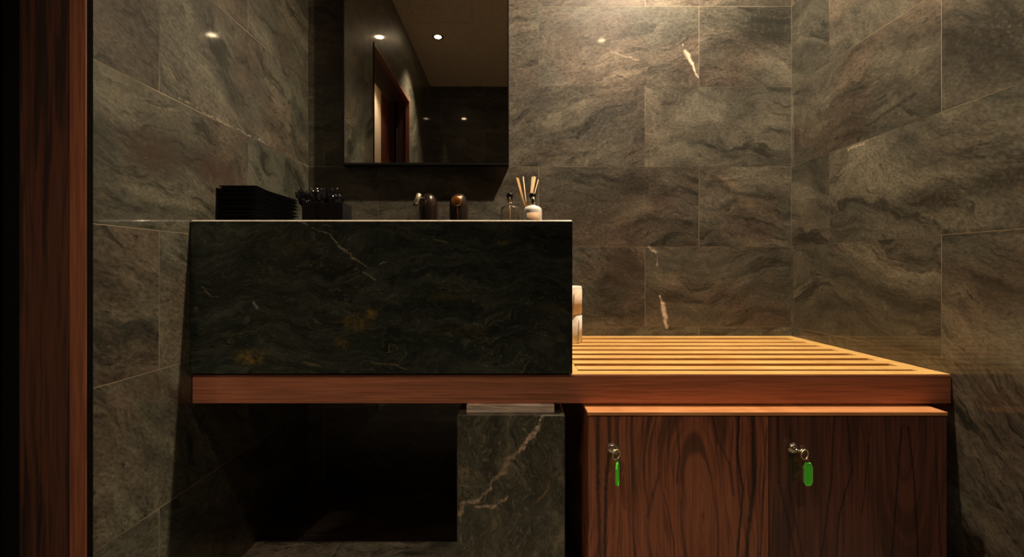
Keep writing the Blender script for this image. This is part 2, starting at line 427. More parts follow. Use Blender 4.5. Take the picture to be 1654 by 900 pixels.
# ------------------------------------------------------------------ tiled walls
def tiled(name, mats, origin, ud, vd, nd, rects, back_boxes, seed, rot=0.0, rotv=.25, custom=None, label=None):
    """rects: (u0,u1,v0,v1, tile_key) pieces standing 1.2 mm proud of the grout bed"""
    rnd = random.Random(seed)
    bm = bmesh.new()
    la = bm.loops.layers.float_vector.new('tc'); lv = bm.loops.layers.float_vector.new('tv')
    for b in back_boxes: box(bm, *b, mi=1)
    g, pr = .0008, .0003
    par = {}
    O, U, V, N = Vector(origin), Vector(ud), Vector(vd), Vector(nd)
    for (u0, u1, v0, v1, key) in rects:
        if key not in par:
            par[key] = dict(th=rot + rnd.uniform(-rotv, rotv), off=Vector((rnd.uniform(0, 20), rnd.uniform(0, 20), rnd.uniform(0, 20))),
                            b=rnd.uniform(.88, 1.14), br=rnd.uniform(.25, .75))
            if custom and key in custom: par[key].update(custom[key])
        q = par[key]; ct, sn = math.cos(q['th']), math.sin(q['th'])
        a, b, c, d = u0 + g, u1 - g, v0 + g, v1 - g
        if b - a < .002 or d - c < .002: continue
        quads = [[(a, c, 1), (b, c, 1), (b, d, 1), (a, d, 1)], [(a, c, 0), (b, c, 0), (b, c, 1), (a, c, 1)], [(a, d, 0), (b, d, 0), (b, d, 1), (a, d, 1)],
                 [(a, c, 0), (a, d, 0), (a, d, 1), (a, c, 1)], [(b, c, 0), (b, d, 0), (b, d, 1), (b, c, 1)]]
        for qd in quads:
            f = bm.faces.new([bm.verts.new(O + U * u + V * v + N * (pr * h)) for u, v, h in qd])
            f.material_index = 0
            for l, (u, v, h) in zip(f.loops, qd):
                l[la] = Vector((ct * u + sn * v, -sn * u + ct * v, 0)) + q['off']
                l[lv] = Vector((q['b'], q['br'], 0))
    me = bpy.data.meshes.new(name); 
    bmesh.ops.recalc_face_normals(bm, faces=bm.faces)
    bm.to_mesh(me); bm.free()
    for m in mats: me.materials.append(m)
    o = bpy.data.objects.new(name, me); COL.objects.link(o)
    return struct(o, label)

ROWS = [(-.003 + .3 * k, -.003 + .3 * (k + 1)) for k in range(9)]
def cuts(ulen, phase):
    s = [0.0]; x = phase % .6
    while x < ulen:
        if x > .002: s.append(x)
        x += .6
    s.append(ulen); return s
def row_rects(ulen, pa, pb, holes=()):
    out = []
    for r, (v0, v1) in enumerate(ROWS):
        v0, v1 = max(v0, 0), min(v1, ZC)
        s = cuts(ulen, pa if r % 2 else pb)
        for i in range(len(s) - 1):
            segs = [(s[i], s[i + 1], v0, v1)]
            for (h0, h1, w0, w1) in holes:
                nx = []
                for (a, b, c, d) in segs:
                    if b <= h0 or a >= h1 or d <= w0 or c >= w1: nx.append((a, b, c, d)); continue
                    if a < h0: nx.append((a, h0, c, d))
                    if b > h1: nx.append((h1, b, c, d))
                    m0, m1 = max(a, h0), min(b, h1)
                    if d > w1: nx.append((m0, m1, w1, d))
                    if c < w0: nx.append((m0, m1, c, w0))
                segs = nx
            for sg in segs: out.append((*sg, (r, i)))
    return out
T = .12
# rows: 0 floor ... row 1 (.297) = the row just above the bench in even/odd pattern: odd rows carry the .50 seam
W = XR - XL
# back wall, u = x - XL ; even rows: seams at x=.10,.70 ; odd rows: x=-.70,-.10,.50
back_rects = row_rects(W, .10 - XL, .498 - XL)
tiled('wall_back', [M_back, M_grout], (XL, YB, 0), (1, 0, 0), (0, 0, 1), (0, -1, 0), back_rects,
      [(XL - T, XR + T, YB, YB + T, -.1, ZC)], 11, rot=.15,
      label='polished dark green and brown stone tiled back wall')
# right wall, u = YB - y ; even rows seam at .2095, odd rows at .611
LR = YB - YF
tiled('wall_right', [M_right, M_grout], (XR, YB, 0), (0, -1, 0), (0, 0, 1), (-1, 0, 0), row_rects(LR, .2095, .611),
      [(XR, XR + T, YF - T, YB, -.1, ZC)], 23, rot=-.45, rotv=.2,
      custom={(4, 1): dict(th=-.10, br=.7), (3, 0): dict(th=-.1)})
# left wall with the doorway
DY0, DY1, DH = -.06, .849, 2.065
h = [(YB - DY1, YB - DY0, -.1, DH)]
tiled('wall_left', [M_left, M_grout], (XL, YB, 0), (0, -1, 0), (0, 0, 1), (1, 0, 0), row_rects(LR, .40, .14, h),
      [(XL - T - .03, XL, DY1, YB, -.1, ZC), (XL - T - .03, XL, YF - T, DY0, -.1, ZC), (XL - T - .03, XL, DY0, DY1, DH, ZC)], 37, rot=.45, rotv=.3,
      custom={(4, 1): dict(th=.5, b=1.05, br=.5), (3, 1): dict(th=.25, br=.75), (1, 2): dict(br=.2)})
tiled('wall_front', [M_front, M_grout], (XL, YF, 0), (1, 0, 0), (0, 0, 1), (0, 1, 0), row_rects(W, .1, .5),
      [(XL - T, XR + T, YF - T, YF, -.1, ZC)], 41)
# floor tiles, u = x - XL, v = y - YF
fr = []
for r in range(10):
    v0, v1 = r * .3, min((r + 1) * .3, LR)
    if v0 >= LR: break
    s = cuts(W, .25 if r % 2 else .35)
    for i in range(len(s) - 1): fr.append((s[i], s[i + 1], v0, v1, (r, i)))
tiled('floor', [M_floor, M_grout], (XL, YF, 0), (1, 0, 0), (0, 1, 0), (0, 0, 1), fr,
      [(XL - T, XR + T, YF - T, YB + T, -.1, -.0001)], 53, rot=.3)
bm = bmesh.new()
box(bm, XL - .6, XR + T, -2.2, YB + T, ZC, ZC + .1)
struct(obj('ceiling', bm, M_ceil))
# corridor beyond the doorway
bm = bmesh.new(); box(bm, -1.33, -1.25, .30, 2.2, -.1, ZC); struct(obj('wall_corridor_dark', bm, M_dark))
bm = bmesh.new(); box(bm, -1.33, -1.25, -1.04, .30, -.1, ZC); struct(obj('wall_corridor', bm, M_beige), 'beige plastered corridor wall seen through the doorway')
bm = bmesh.new(); box(bm, -1.33, -1.25, -2.2, -1.04, -.1, ZC); box(bm, -1.25, -1.235, -1.62, -1.34, 0, 1.95); struct(obj('wall_corridor_panel', bm, M_redwood))
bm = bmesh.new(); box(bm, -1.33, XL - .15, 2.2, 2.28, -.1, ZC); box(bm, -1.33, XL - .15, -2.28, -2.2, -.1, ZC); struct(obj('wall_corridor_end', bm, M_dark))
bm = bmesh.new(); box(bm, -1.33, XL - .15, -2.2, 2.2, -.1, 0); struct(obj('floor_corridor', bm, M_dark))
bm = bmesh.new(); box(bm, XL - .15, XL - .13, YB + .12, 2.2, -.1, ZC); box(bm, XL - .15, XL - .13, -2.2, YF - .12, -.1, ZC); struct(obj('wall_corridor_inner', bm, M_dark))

# door frame lining the opening
fr_ = thing('door_1', (XL, DY1, 0), 'red-brown wooden door frame lining the opening in the left wall', 'door frame')
del fr_['category']; fr_['kind'] = 'structure'
XO = XL - .15
def dpart(name, bs, m, bev=.001):
    bm = bmesh.new()
    for b in bs: box(bm, *b, bev=bev)
    return obj(name, bm, m, fr_)
dpart('jamb', [(XL - .118, XL - .026, DY1 - .014, DY1 - .001, 0, DH - .016)], M_jamb)
dpart('jamb_shade', [(XO, XL - .1185, DY1 - .012, DY1 - .001, 0, DH - .016)], M_gap)  # near-black strip: darkness beyond the doorway put in as colour
dpart('jamb', [(XO, XL - .026, DY0 + .001, DY0 + .014, 0, DH - .001)], M_jamb)
dpart('head_jamb', [(XO, XL - .026, DY0 + .0145, DY1 - .0145, DH - .015, DH - .001)], M_jamb)
c1 = dpart('casing', [(XL - .0255, XL + .003, DY1 - .0165, DY1 - .0135, 0, DH - .001)], M_casing, .0005)
dpart('casing', [(XL - .0255, XL + .003, DY1 - .0130, DY1 - .001, 0, DH - .001)], M_gap, .0005)  # black strip painting the shadow gap between casing and wall
dpart('casing', [(XL - .0255, XL + .003, DY0 + .001, DY0 + .016, 0, DH - .001)], M_casing, .0005)
dpart('head_casing', [(XL - .0255, XL + .003, DY0 + .016, DY1 - .017, DH - .017, DH - .001)], M_casing, .0005)
dpart('door_stop', [(XO + .045, XO + .06, DY0 + .014, DY0 + .026, 0, DH - .015)], M_gap)

# ------------------------------------------------------------------ ceiling: hatch and downlights
bm = bmesh.new()
for (a, b, c, d) in ((-.66, -.26, .17, .174), (-.66, -.26, .566, .57), (-.66, -.656, .174, .566), (-.264, -.26, .174, .566)):
    box(bm, a, b, c, d, ZC - .003, ZC)
box(bm, -.652, -.268, .178, .562, ZC - .0025, ZC)
o = obj('ceiling_hatch', bm, M_ceil); tag(o, 'square access hatch flush in the brown ceiling, seen in the mirror', 'hatch')

def downlight(x, y, power, ang, blend, label, rad=.03):
    t = thing('ceiling_downlight', (x, y, ZC), label, 'ceiling light', 'recessed ceiling downlights')
    bm = bmesh.new()
    lathe(bm, [(.026, -.0005), (.040, -.0005), (.041, -.002), (.038, -.0035), (.027, -.003), (.026, -.0005)], 48, (x, y, ZC))
    obj('trim_ring', bm, M_chrome, t)
    bm = bmesh.new(); lathe(bm, [(0, -.003), (.018, -.003), (.0245, -.002), (.0245, -.0005), (0, -.0005)], 40, (x, y, ZC)); obj('lens', bm, M_bulb, t)
    ld = bpy.data.lights.new('downlight_beam', 'SPOT'); ld.energy = power; ld.color = WARM
    ld.spot_size = math.radians(ang); ld.spot_blend = blend; ld.shadow_soft_size = .018
    lo = bpy.data.objects.new('downlight_beam', ld); COL.objects.link(lo); lo.parent = t; lo.location = (0, 0, -.022)
    if y > 1: lo.rotation_euler = (math.radians(8), math.radians(8), 0)   # the eyeball lamp is turned a little to the walls
    return t
labs = ['round recessed ceiling downlight directly above the slatted bench',
        'round recessed ceiling downlight near the doorway, reflected in the mirror',
        'round recessed ceiling downlight right of the room, reflected on the back wall']
for (x, y, p, a, b), lb in zip(LAMPS, labs): downlight(x, y, p, a, b, lb)
downlight(-1.08, -.75, CORRIDOR_POWER, 140, .8, 'small recessed ceiling downlight in the corridor beyond the doorway')

# ------------------------------------------------------------------ bench
ZT, ZA = .562, .494
bench = thing('bench', (.14, 1.43, .0), 'long red-brown wooden bench with a slatted right half, spanning wall to wall', 'bench')
YA = 1.112
bm = bmesh.new(); box(bm, XL + .002, XR - .002, YA, YA + .0375, ZA, ZT, .0012); obj('front_rail', bm, M_apron, bench)
bm = bmesh.new(); box(bm, XL + .004, .137, YA + .038, YB - .004, ZA + .01, ZT - .001); obj('deck_board', bm, M_apron, bench)
def slat(name, x0, x1, y0, y1, z0, z1, bev=.0015):
    bm = bmesh.new(); box(bm, x0, x1, y0, y1, z0, z1, bev); return obj(name, bm, M_slat, bench)
slat('top_rail', .1365, XR - .003, YA + .001, YA + .037, ZT + .0002, ZT + .0018, .0006)
slat('side_rail', .1385, .163, YA + .038, YB - .004, ZA + .006, ZT + .0015)
slat('side_rail', XR - .044, XR - .003, YA + .038, YB - .004, ZA + .006, ZT + .0015)
slat('back_rail', .1635, XR - .0445, YB - .042, YB - .004, ZA + .006, ZT + .0015)
ys = [1.189, 1.2625, 1.337, 1.411, 1.485, 1.560, 1.634]
for yc in ys:
    slat('slat', .1635, XR - .0445, yc - .020, yc + .020, ZT - .024, ZT + .0015)

# ------------------------------------------------------------------ basin
XB0, XB1, ZB0, ZB1 = at(305.5, 0, DB).x, at(924, 0, DB).x, .5665, .930
XB0 = max(XB0, XL + .0025)
basin = thing('stone_basin', (-.31, 1.42, ZT), 'long black-green marble washbasin block with a gold flecked front, on the bench', 'washbasin')
bm = bmesh.new()
bx = (-.47, -.075, 1.19, 1.50)
yb = YB - .006
# block walls round the sunk bowl
box(bm, XB0, XB1, DB, bx[2], ZB0, ZB1 - .003)
box(bm, XB0, XB1, bx[3], yb, ZB0, ZB1 - .003)
box(bm, XB0, bx[0], bx[2], bx[3], ZB0, ZB1 - .003)
box(bm, bx[1], XB1, bx[2], bx[3], ZB0, ZB1 - .003)
box(bm, bx[0], bx[1], bx[2], bx[3], ZB0, ZB1 - .16)
bmesh.ops.remove_doubles(bm, verts=bm.verts, dist=1e-5)
obj('basin_body', bm, M_basin, basin)
M_rim = plain('rim_edge_highlight', (.70, .66, .58), .35, Coat_Weight=.3)  # pale colour paints the light caught along the chamfer
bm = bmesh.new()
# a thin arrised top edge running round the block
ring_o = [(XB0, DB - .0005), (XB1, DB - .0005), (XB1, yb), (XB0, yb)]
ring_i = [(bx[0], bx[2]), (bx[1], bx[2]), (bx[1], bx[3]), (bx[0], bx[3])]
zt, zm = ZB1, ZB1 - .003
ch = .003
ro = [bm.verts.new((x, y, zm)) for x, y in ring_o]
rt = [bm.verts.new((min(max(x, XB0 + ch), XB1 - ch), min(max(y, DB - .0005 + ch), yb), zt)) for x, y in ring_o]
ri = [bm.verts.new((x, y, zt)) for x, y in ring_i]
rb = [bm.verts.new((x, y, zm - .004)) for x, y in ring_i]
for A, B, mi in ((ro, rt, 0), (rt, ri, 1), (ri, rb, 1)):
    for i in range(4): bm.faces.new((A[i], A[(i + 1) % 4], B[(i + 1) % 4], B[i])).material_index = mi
obj('top_rim', bm, [M_rim, M_basin], basin)['label'] = 'thin top edge of the marble block, painted pale as its highlight'
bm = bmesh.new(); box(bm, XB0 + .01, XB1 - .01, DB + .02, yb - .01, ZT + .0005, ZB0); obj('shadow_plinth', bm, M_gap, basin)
bm = bmesh.new(); lathe(bm, [(0, .004), (.018, .004), (.022, .001), (.022, 0), (0, 0)], 32, (-.27, 1.35, ZB1 - .16)); obj('drain_cover', bm, M_chrome, basin)

# ------------------------------------------------------------------ pedestal
ped = thing('stone_pedestal', (at(824, 0, DP).x, 1.2, 0), 'square dark green marble pedestal with a pale diagonal vein under the bench', 'pedestal')
x0, x1 = at(737.5, 0, DP).x, at(912, 0, DP).x
bm = bmesh.new(); box(bm, x0, x1, DP, DP + .25, 0.0, .4755, .0015); obj('shaft', bm, M_ped, ped)
xs0, xs1 = at(753, 0, 1.10).x, at(895, 0, 1.10).x
bm = bmesh.new(); box(bm, xs0, xs1, 1.100, 1.30, .4757, ZA - .0004, .0008); sp = obj('spacer_block', bm, M_spacer, ped); sp['label'] = 'pale streaked spacer block'

# ------------------------------------------------------------------ cabinet
YC = 1.064
cx0, cx1 = at(950, 0, YC).x, at(1530, 0, YC).x
ZCT = .488
cab = thing('locker_cabinet', ((cx0 + cx1) / 2, 1.38, 0), 'red-brown figured wood cabinet with two keyed doors under the slatted bench', 'cabinet')
bm = bmesh.new(); box(bm, cx0 - .002, cx1 + .001, YC, 1.72, ZCT - .0082, ZCT, .001); obj('cabinet_top', bm, M_cabT, cab)
bm = bmesh.new()
box(bm, cx0, cx0 + .018, 1.0845, 1.72, .06, ZCT - .0085); box(bm, cx1 - .018, cx1, 1.0845, 1.72, .06, ZCT - .0085)
box(bm, cx0 + .018, cx1 - .018, 1.702, 1.72, .06, ZCT - .0085); box(bm, cx0 + .018, cx1 - .018, 1.0845, 1.702, .06, .078)
obj('carcass', bm, M_cabL, cab)
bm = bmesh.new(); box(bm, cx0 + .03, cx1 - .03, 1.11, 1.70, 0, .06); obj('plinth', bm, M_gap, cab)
xm = at(1241.5, 0, 1.066).x
def cdoor(a, b, m, lx, lz, label):
    bm = bmesh.new(); box(bm, a, b, 1.066, 1.084, .064, ZCT - .0092, .0008)
    d = obj('door', bm, m, cab); d['label'] = label
    bm = bmesh.new()
    lathe(bm, [(0, .0075), (.0065, .0075), (.0095, .0062), (.0105, .003), (.0125, .0015), (.013, 0), (0, 0)], 32, (lx, 1.0658, lz), Matrix.Rotation(PI / 2, 3, 'X'))
    lk = obj('lock', bm, M_chrome, d)
    return d
kz = at(0, 724, 1.066).z
k1x, k2x = at(989, 0, 1.06).x, at(1283, 0, 1.06).x
cdoor(cx0, xm - .0008, M_cabL, k1x, kz, 'lighter red-brown door with arched grain')
cdoor(xm + .0008, cx1, M_cabR, k2x, kz, 'darker brown door with fine straight grain')

def make_key(loc, tagrot, turn, tilt, label):
    """key standing in its lock; a split ring carries a plastic tag"""
    x, y, z = loc
    k = thing('locker_key', loc, label, 'key', 'keys with green tags in the cabinet doors')
    bm = bmesh.new()
    # blade end in the lock and flat oval bow standing up
    tube(bm, [(x, y + .002, z), (x, y - .010, z)], .0028, 12)
    c = Vector((x + turn * .6, y - .018, z + .006))
    R = Matrix.Rotation(.35, 3, 'Z')
    for s in (1,):
        prof = []
        n = 28
        outer = [Vector((math.cos(2 * PI * i / n) * .0085, 0, math.sin(2 * PI * i / n) * .0105)) for i in range(n)]
        inner = [Vector((math.cos(2 * PI * i / n) * .0036, 0, math.sin(2 * PI * i / n) * .003 + .004)) for i in range(n)]
        vs = [[bm.verts.new(c + R @ (v + Vector((0, dy, 0)))) for v in ring] for ring, dy in ((outer, -.0011), (outer, .0011), (inner, .0011), (inner, -.0011))]
        for A, B in ((0, 1), (1, 2), (2, 3), (3, 0)):
            for i in range(n):
                bm.faces.new((vs[A][i], vs[A][(i + 1) % n], vs[B][(i + 1) % n], vs[B][i]))
    tube(bm, [(x, y - .009, z), (x + turn * .3, y - .0135, z + .001)], .0028, 10)
    obj('key_bow', bm, M_chrome, k)
    # ring hanging from the bow
    bm = bmesh.new()
    rc = Vector((x + turn, y - .020, z - .004)); rr = .0105
    ax = Vector((math.cos(tilt), .35, 0)).normalized()
    tube(bm, [rc + (ax * math.cos(a) + Vector((0, 0, 1)) * math.sin(a)) * rr for a in [2 * PI * i / 36 for i in range(36)]], .0011, 8, True)
    obj('split_ring', bm, M_brass, k)
    bm = bmesh.new()
    lc = rc + Vector((turn * .5, 0, -.0145))
    tube(bm, [lc + Vector((math.cos(a) * .0035, 0, math.sin(a) * .005)) for a in [2 * PI * i / 20 for i in range(20)]], .0009, 8, True)
    obj('link', bm, M_bevel, k)
    # plastic tag: long octagon with raised rim and window
    bm = bmesh.new(); W2, H = .0102, .050
    out = [(-W2, -.010), (-.006, 0), (.006, 0), (W2, -.010), (W2, -H + .008), (.006, -H), (-.006, -H), (-W2, -H + .008)]
    tc_ = lc + Vector((turn * .25, 0, -.004))
    RM = Matrix.Rotation(tagrot, 3, 'Z')
    def ringv(sc, dy): return [bm.verts.new(tc_ + RM @ Vector((u * sc, dy, (v + H / 2) * (sc if sc == 1 else .93) - H / 2))) for u, v in out]
    r0, r1, r2, r3 = ringv(1, .0022), ringv(1, -.0022), ringv(.78, -.0022), ringv(.76, -.0012)
    for A, B, mi in ((r0, r1, 0), (r1, r2, 1), (r2, r3, 0)):
        for i in range(8):
            f = bm.faces.new((A[i], A[(i + 1) % 8], B[(i + 1) % 8], B[i])); f.material_index = mi
    bm.faces.new(r0); bm.faces.new(r3)
    tg = obj('key_tag', bm, [M_green, M_green2], k); tg['label'] = 'bright green plastic tag'
    return k
make_key((k1x, 1.0585, kz), 1.15, .0035, .9, 'key with a green tag turned edge-on, hanging in the left cabinet door')
make_key((k2x, 1.0585, kz), .12, .0095, .3, 'key with a green tag facing forward, hanging in the right cabinet door')

# ------------------------------------------------------------------ mirror
YM = 1.706
mx0, mx1, mz0, mz1 = at(551, 0, YM).x, at(821.5, 0, YM).x, at(0, 266, YM).z, 2.08
mir = thing('wall_mirror', ((mx0 + mx1) / 2, YB, mz0), 'tall rectangular mirror in a black box frame on the stone wall above the basin', 'mirror')
bm = bmesh.new(); fw = .0085
box(bm, mx0, mx0 + fw, YM, YB - .002, mz0, mz1); box(bm, mx1 - .003, mx1, YM, YB - .002, mz0, mz1)
box(bm, mx0 + fw, mx1 - .003, YM, YB - .002, mz0, mz0 + .006); box(bm, mx0 + fw, mx1 - .003, YM, YB - .002, mz1 - .006, mz1)
box(bm, mx0 + fw, mx1 - .003, YB - .012, YB - .002, mz0 + .006, mz1 - .006)
obj('frame', bm, M_black, mir)
bm = bmesh.new(); box(bm, mx0 + fw + .001, mx1 - .006, YM + .003, YM + .008, mz0 + .0085, mz1 - .007); obj('mirror_glass', bm, M_mirror, mir)
bm = bmesh.new()
box(bm, mx0 + fw + .001, mx1 - .0032, YM + .001, YM + .006, mz0 + .0062, mz0 + .0082)
box(bm, mx1 - .0055, mx1 - .0037, YM + .001, YM + .006, mz0 + .0084, mz1 - .007)
obj('bevelled_edge', bm, M_bevel, mir)

# ------------------------------------------------------------------ things on the basin
ZD = ZB1 + .0006
def zof(py, d): return EYE + (434 - py) / F * d
# taps
d = 1.585
def body(r, hgt, c, squash=1.0):
    bm = bmesh.new()
    prof = [(0, 0), (r * .80, 0), (r * .86, .004)]
    for i in range(1, 9):
        a = i / 8; prof.append((r * (.86 + .14 * math.sin(a * PI / 2)), .004 + (hgt * .62) * a))
    for i in range(1, 11):
        a = i / 10 * PI / 2; prof.append((r * math.cos(a) ** .75 if i < 10 else 0, hgt * .62 + .004 + (hgt * .38 - .004) * math.sin(a)))
    lathe(bm, prof, 40, (0, 0, 0))
    for v in bm.verts: v.co.y *= squash; v.co += Vector(c)
    return bm
c = at(691.5, 0, d); hgt = zof(313, d) - ZD
tp = thing('bronze_tap', (c.x, d, ZD), 'dark bronze domed tap handle with a shiny brass lever, left of the pair', 'tap')
obj('body', body(.0315, hgt, (c.x, d, ZD)), M_bronze, tp)
bm = bmesh.new()
p0 = at(682, 322, d - .02); p1 = at(676, 320, d - .05); q0 = at(671, 329, d - .055); q1 = at(677, 313, d - .055)
tube(bm, [p0 + Vector((.012, .012, 0)), p1], .005, 12)
lv = obj('lever_stem', bm, M_bronze, tp)
bm = bmesh.new(); tube(bm, [q0, q0.lerp(q1, .04), q0.lerp(q1, .96), q1], [.0055, .0078, .0078, .0055], 18); obj('lever', bm, M_brass, tp)['label'] = 'shiny brass lever'
bm = bmesh.new(); dq = (q0 - q1).normalized(); tube(bm, [q0 + dq * .0003, q0 + dq * .008], [.0080, .0060], 18); obj('lever_tip', bm, M_bronze, tp)
c = at(740.5, 0, d)
tp = thing('bronze_tap', (c.x, d, ZD), 'dark bronze domed tap with a round copper disc on its front, right of the pair', 'tap')
obj('body', body(.0315, hgt, (c.x, d, ZD)), M_bronze, tp)
bm = bmesh.new(); dc = at(737, 324.5, d - .045)
lathe(bm, [(0, .006), (.014, .005), (.0175, .002), (.018, -.003), (.015, -.022), (0, -.022)], 36, dc, Matrix.Rotation(PI / 2, 3, 'X') @ Matrix.Identity(3))
obj('spout_disc', bm, M_copper, tp)['label'] = 'round copper disc'
bm = bmesh.new(); p = at(738, 333, d - .044); tube(bm, [p, Vector((p.x, d - .031, p.z - .03)), Vector((p.x, d - .029, ZD + .012))], .0014, 8); obj('pull_rod', bm, M_copper, tp)

# bottles
def bottle_profile(r, hb, rn, hn, sh=.016):
    prof = [(0, 0), (r * .93, 0), (r, .004), (r, hb - sh)]
    for i in range(1, 7):
        a = i / 6 * PI / 2; prof.append((rn + (r - rn) * math.cos(a), hb - sh + sh * math.sin(a)))
    prof.append((rn, hn)); return prof
d = 1.45
hb = zof(332.5, d) - ZD; hn = zof(320, d) - ZD; ht = zof(312.5, d) - ZD
def bottle(px, name, label, white):
    c = at(px, 0, d); X = c.x; L0 = (X, d, ZD)
    t = thing(name, L0, label, 'bottle', 'pump bottles on the basin')
    bm = bmesh.new(); r = .0285
    prof = bottle_profile(r, hb, .0085, hb + .002)
    if white: prof.append((0, hb + .002))
    else: prof = prof + [(.0068, hb + .002), (.0068, hb - .002)] + [(max(rr - .002, 0), zz - .001 if zz > .005 else .004) for rr, zz in prof[-2:1:-1]] + [(0, .004)]
    lathe(bm, prof, 40, L0); obj('bottle_body', bm, M_milk if white else M_glass, t)
    bm = bmesh.new(); lathe(bm, [(.0086, hb + .0021), (.0086, hn + .002), (.0058, hn + .002), (.0058, hb + .0021), (.0086, hb + .0021)], 28, L0); obj('neck', bm, M_glass, t)
    bm = bmesh.new(); lathe(bm, [(0, hn + .0022), (.0098, hn + .0022), (.0105, hn + .004), (.0105, ht - .003), (.009, ht), (0, ht)], 28, L0)
    obj('cap', bm, M_cap, t)
    bm = bmesh.new(); lathe(bm, [(0, hb + .003 if white else .012), (.0028, hb + .003 if white else .012), (.0028, hn + .002), (0, hn + .002)], 12, L0); obj('dip_tube', bm, M_cap if white else M_wrap, t)
    if white:
        bm = bmesh.new(); rr = r + .0005; n = 20
        ra = [bm.verts.new((X + rr * math.sin(a), d - rr * math.cos(a), ZD + .012)) for a in [-.75 + 1.6 * i / n for i in range(n + 1)]]
        rb_ = [bm.verts.new((v.co.x, v.co.y, ZD + hb - .024)) for v in ra]
        for i in range(n): bm.faces.new((ra[i], ra[i + 1], rb_[i + 1], rb_[i]))
        ob = obj('bottle_label', bm, M_label, t, True); ob['label'] = 'tan paper label'
        md = ob.modifiers.new('thickness', 'SOLIDIFY'); md.thickness = .0003; md.offset = 1
    else:
        bm = bmesh.new(); lathe(bm, [(0, .006), (.0245, .006), (.0252, .009), (.0252, hb * .30), (0, hb * .30)], 36, L0); obj('soap', bm, M_soap, t)
bottle(823, 'pump_bottle', 'clear glass bottle with a black cap, beside the white bottle', False)
bottle(860, 'pump_bottle', 'white bottle with a tan label and black cap at the basin end', True)

# reed diffuser behind the white bottle
d = 1.60
c = at(852, 0, d)
t = thing('reed_diffuser', (c.x, d, ZD), 'reed diffuser with tan rattan sticks behind the white bottle', 'diffuser')
bm = bmesh.new(); prof = [(0, 0), (.019, 0), (.020, .003), (.020, .045), (.016, .052), (.008, .055), (.008, .064), (.0062, .064), (.0062, .054), (.014, .050), (.018, .044), (.018, .004), (0, .004)]
lathe(bm, prof, 32, (c.x, d, ZD)); obj('vial', bm, M_glass, t)
bm = bmesh.new(); lathe(bm, [(0, .005), (.0172, .005), (.0172, .03), (0, .03)], 28, (c.x, d, ZD)); obj('scented_oil', bm, M_soap, t)
base = Vector((c.x, d, ZD + .012))
for i, (px, py, dd, m, r) in enumerate([(834, 287, .02, M_reed, .0020), (836.5, 288, -.015, M_reed, .0018), (844.5, 285.5, .0, M_reed2, .0018), (859.5, 285.5, -.01, M_reed2, .0018),
                                 (862.5, 285, .02, M_reed2, .0018), (864.5, 286, -.02, M_reed, .0018), (869, 290, .02, M_reed2, .0012)]):
    tip = at(px, py, d + dd); nk = Vector((c.x + (tip.x - c.x) * .08, d + dd * .12, ZD + .064))
    b0 = nk + (nk - tip).normalized() * .045
    bm = bmesh.new(); tube(bm, [b0, tip], r, 8); obj('reed_stick', bm, m, t)

# stack of folded black towels
tx0, tx1 = XL + .0045, at(413, 0, 1.2).x
ty0, ty1 = 1.205, 1.452
n = 9; top = zof(298.5, 1.205); pitch = (top - .004 - ZD) / n
names = ['topmost', 'second from the top', 'third from the top', 'fourth from the top', 'fifth from the top', 'sixth from the top', 'third from the bottom', 'second from the bottom', 'bottom one']
def towel_mesh(seed, j):
    rnd = random.Random(seed)
    bm = bmesh.new()
    nx, ny = 8, 26; th = pitch - .0005
    jx = rnd.uniform(-.0015, .0008); jy = rnd.uniform(-.002, .002)
    X0, X1 = tx0 + max(jx, 0), tx1 + jx * 2; Y0, Y1 = ty0 + jy, ty1 + jy
    g = {}
    def lift(u, v):                            # the front ends ride up over the fold beneath
        return .0045 * (j / (n - 1)) * math.exp(-v * 9) + .0006 * math.sin(v * 9 + seed) * (1 if j else 0) * 0.6
    for s in (0, 1):
        for i in range(nx + 1):
            for k in range(ny + 1):
                u, v = i / nx, k / ny
                e = min(u, 1 - u) * (X1 - X0); e2 = min(v, 1 - v) * (Y1 - Y0); m = min(e, e2)
                rd = th / 2 * (1 - math.sqrt(max(0, 1 - (1 - min(m / (th * .5), 1)) ** 2))) * .45
                z = (th - rd if s else rd) + lift(u, v)
                g[s, i, k] = bm.verts.new((X0 + (X1 - X0) * u, Y0 + (Y1 - Y0) * v, ZD + j * pitch + z))
    for s in (0, 1):
        for i in range(nx):
            for k in range(ny):
                bm.faces.new((g[s, i, k], g[s, i + 1, k], g[s, i + 1, k + 1], g[s, i, k + 1]))
    bmesh.ops.remove_doubles(bm, verts=bm.verts, dist=1e-5)
    return bm
for j in range(n):
    o = obj('folded_towel', towel_mesh(50 + j, j), M_towel, None, True)
    nm = names[n - 1 - j]
    tag(o, 'folded black hand towel, %s of the stack on the basin' % nm, 'towel', 'folded black towels on the basin')

# black amenity box with film-wrapped packets
d = 1.335
bx0, bx1 = at(487, 0, d).x, at(553, 0, d).x
zb = zof(327, d)
t = thing('amenity_box', ((bx0 + bx1) / 2, d + .03, ZD), 'glossy black open box full of black wrapped packets beside the towels', 'box')
bm = bmesh.new(); yy0, yy1 = d, d + .075; th = .003
box(bm, bx0, bx1, yy0, yy0 + th, ZD, zb, .0008); box(bm, bx0, bx1, yy1 - th, yy1, ZD, zb, .0008)
box(bm, bx0, bx0 + th, yy0 + th, yy1 - th, ZD, zb, .0005); box(bm, bx1 - th, bx1, yy0 + th, yy1 - th, ZD, zb, .0005)
xmid = at(526, 0, d).x
box(bm, xmid - .0015, xmid + .0015, yy0 + th, yy1 - th, ZD, zb - .002)
box(bm, bx0 + th, bx1 - th, yy0 + th, yy1 - th, ZD, ZD + .003)
obj('box_shell', bm, M_film, t)
from mathutils import noise as mn
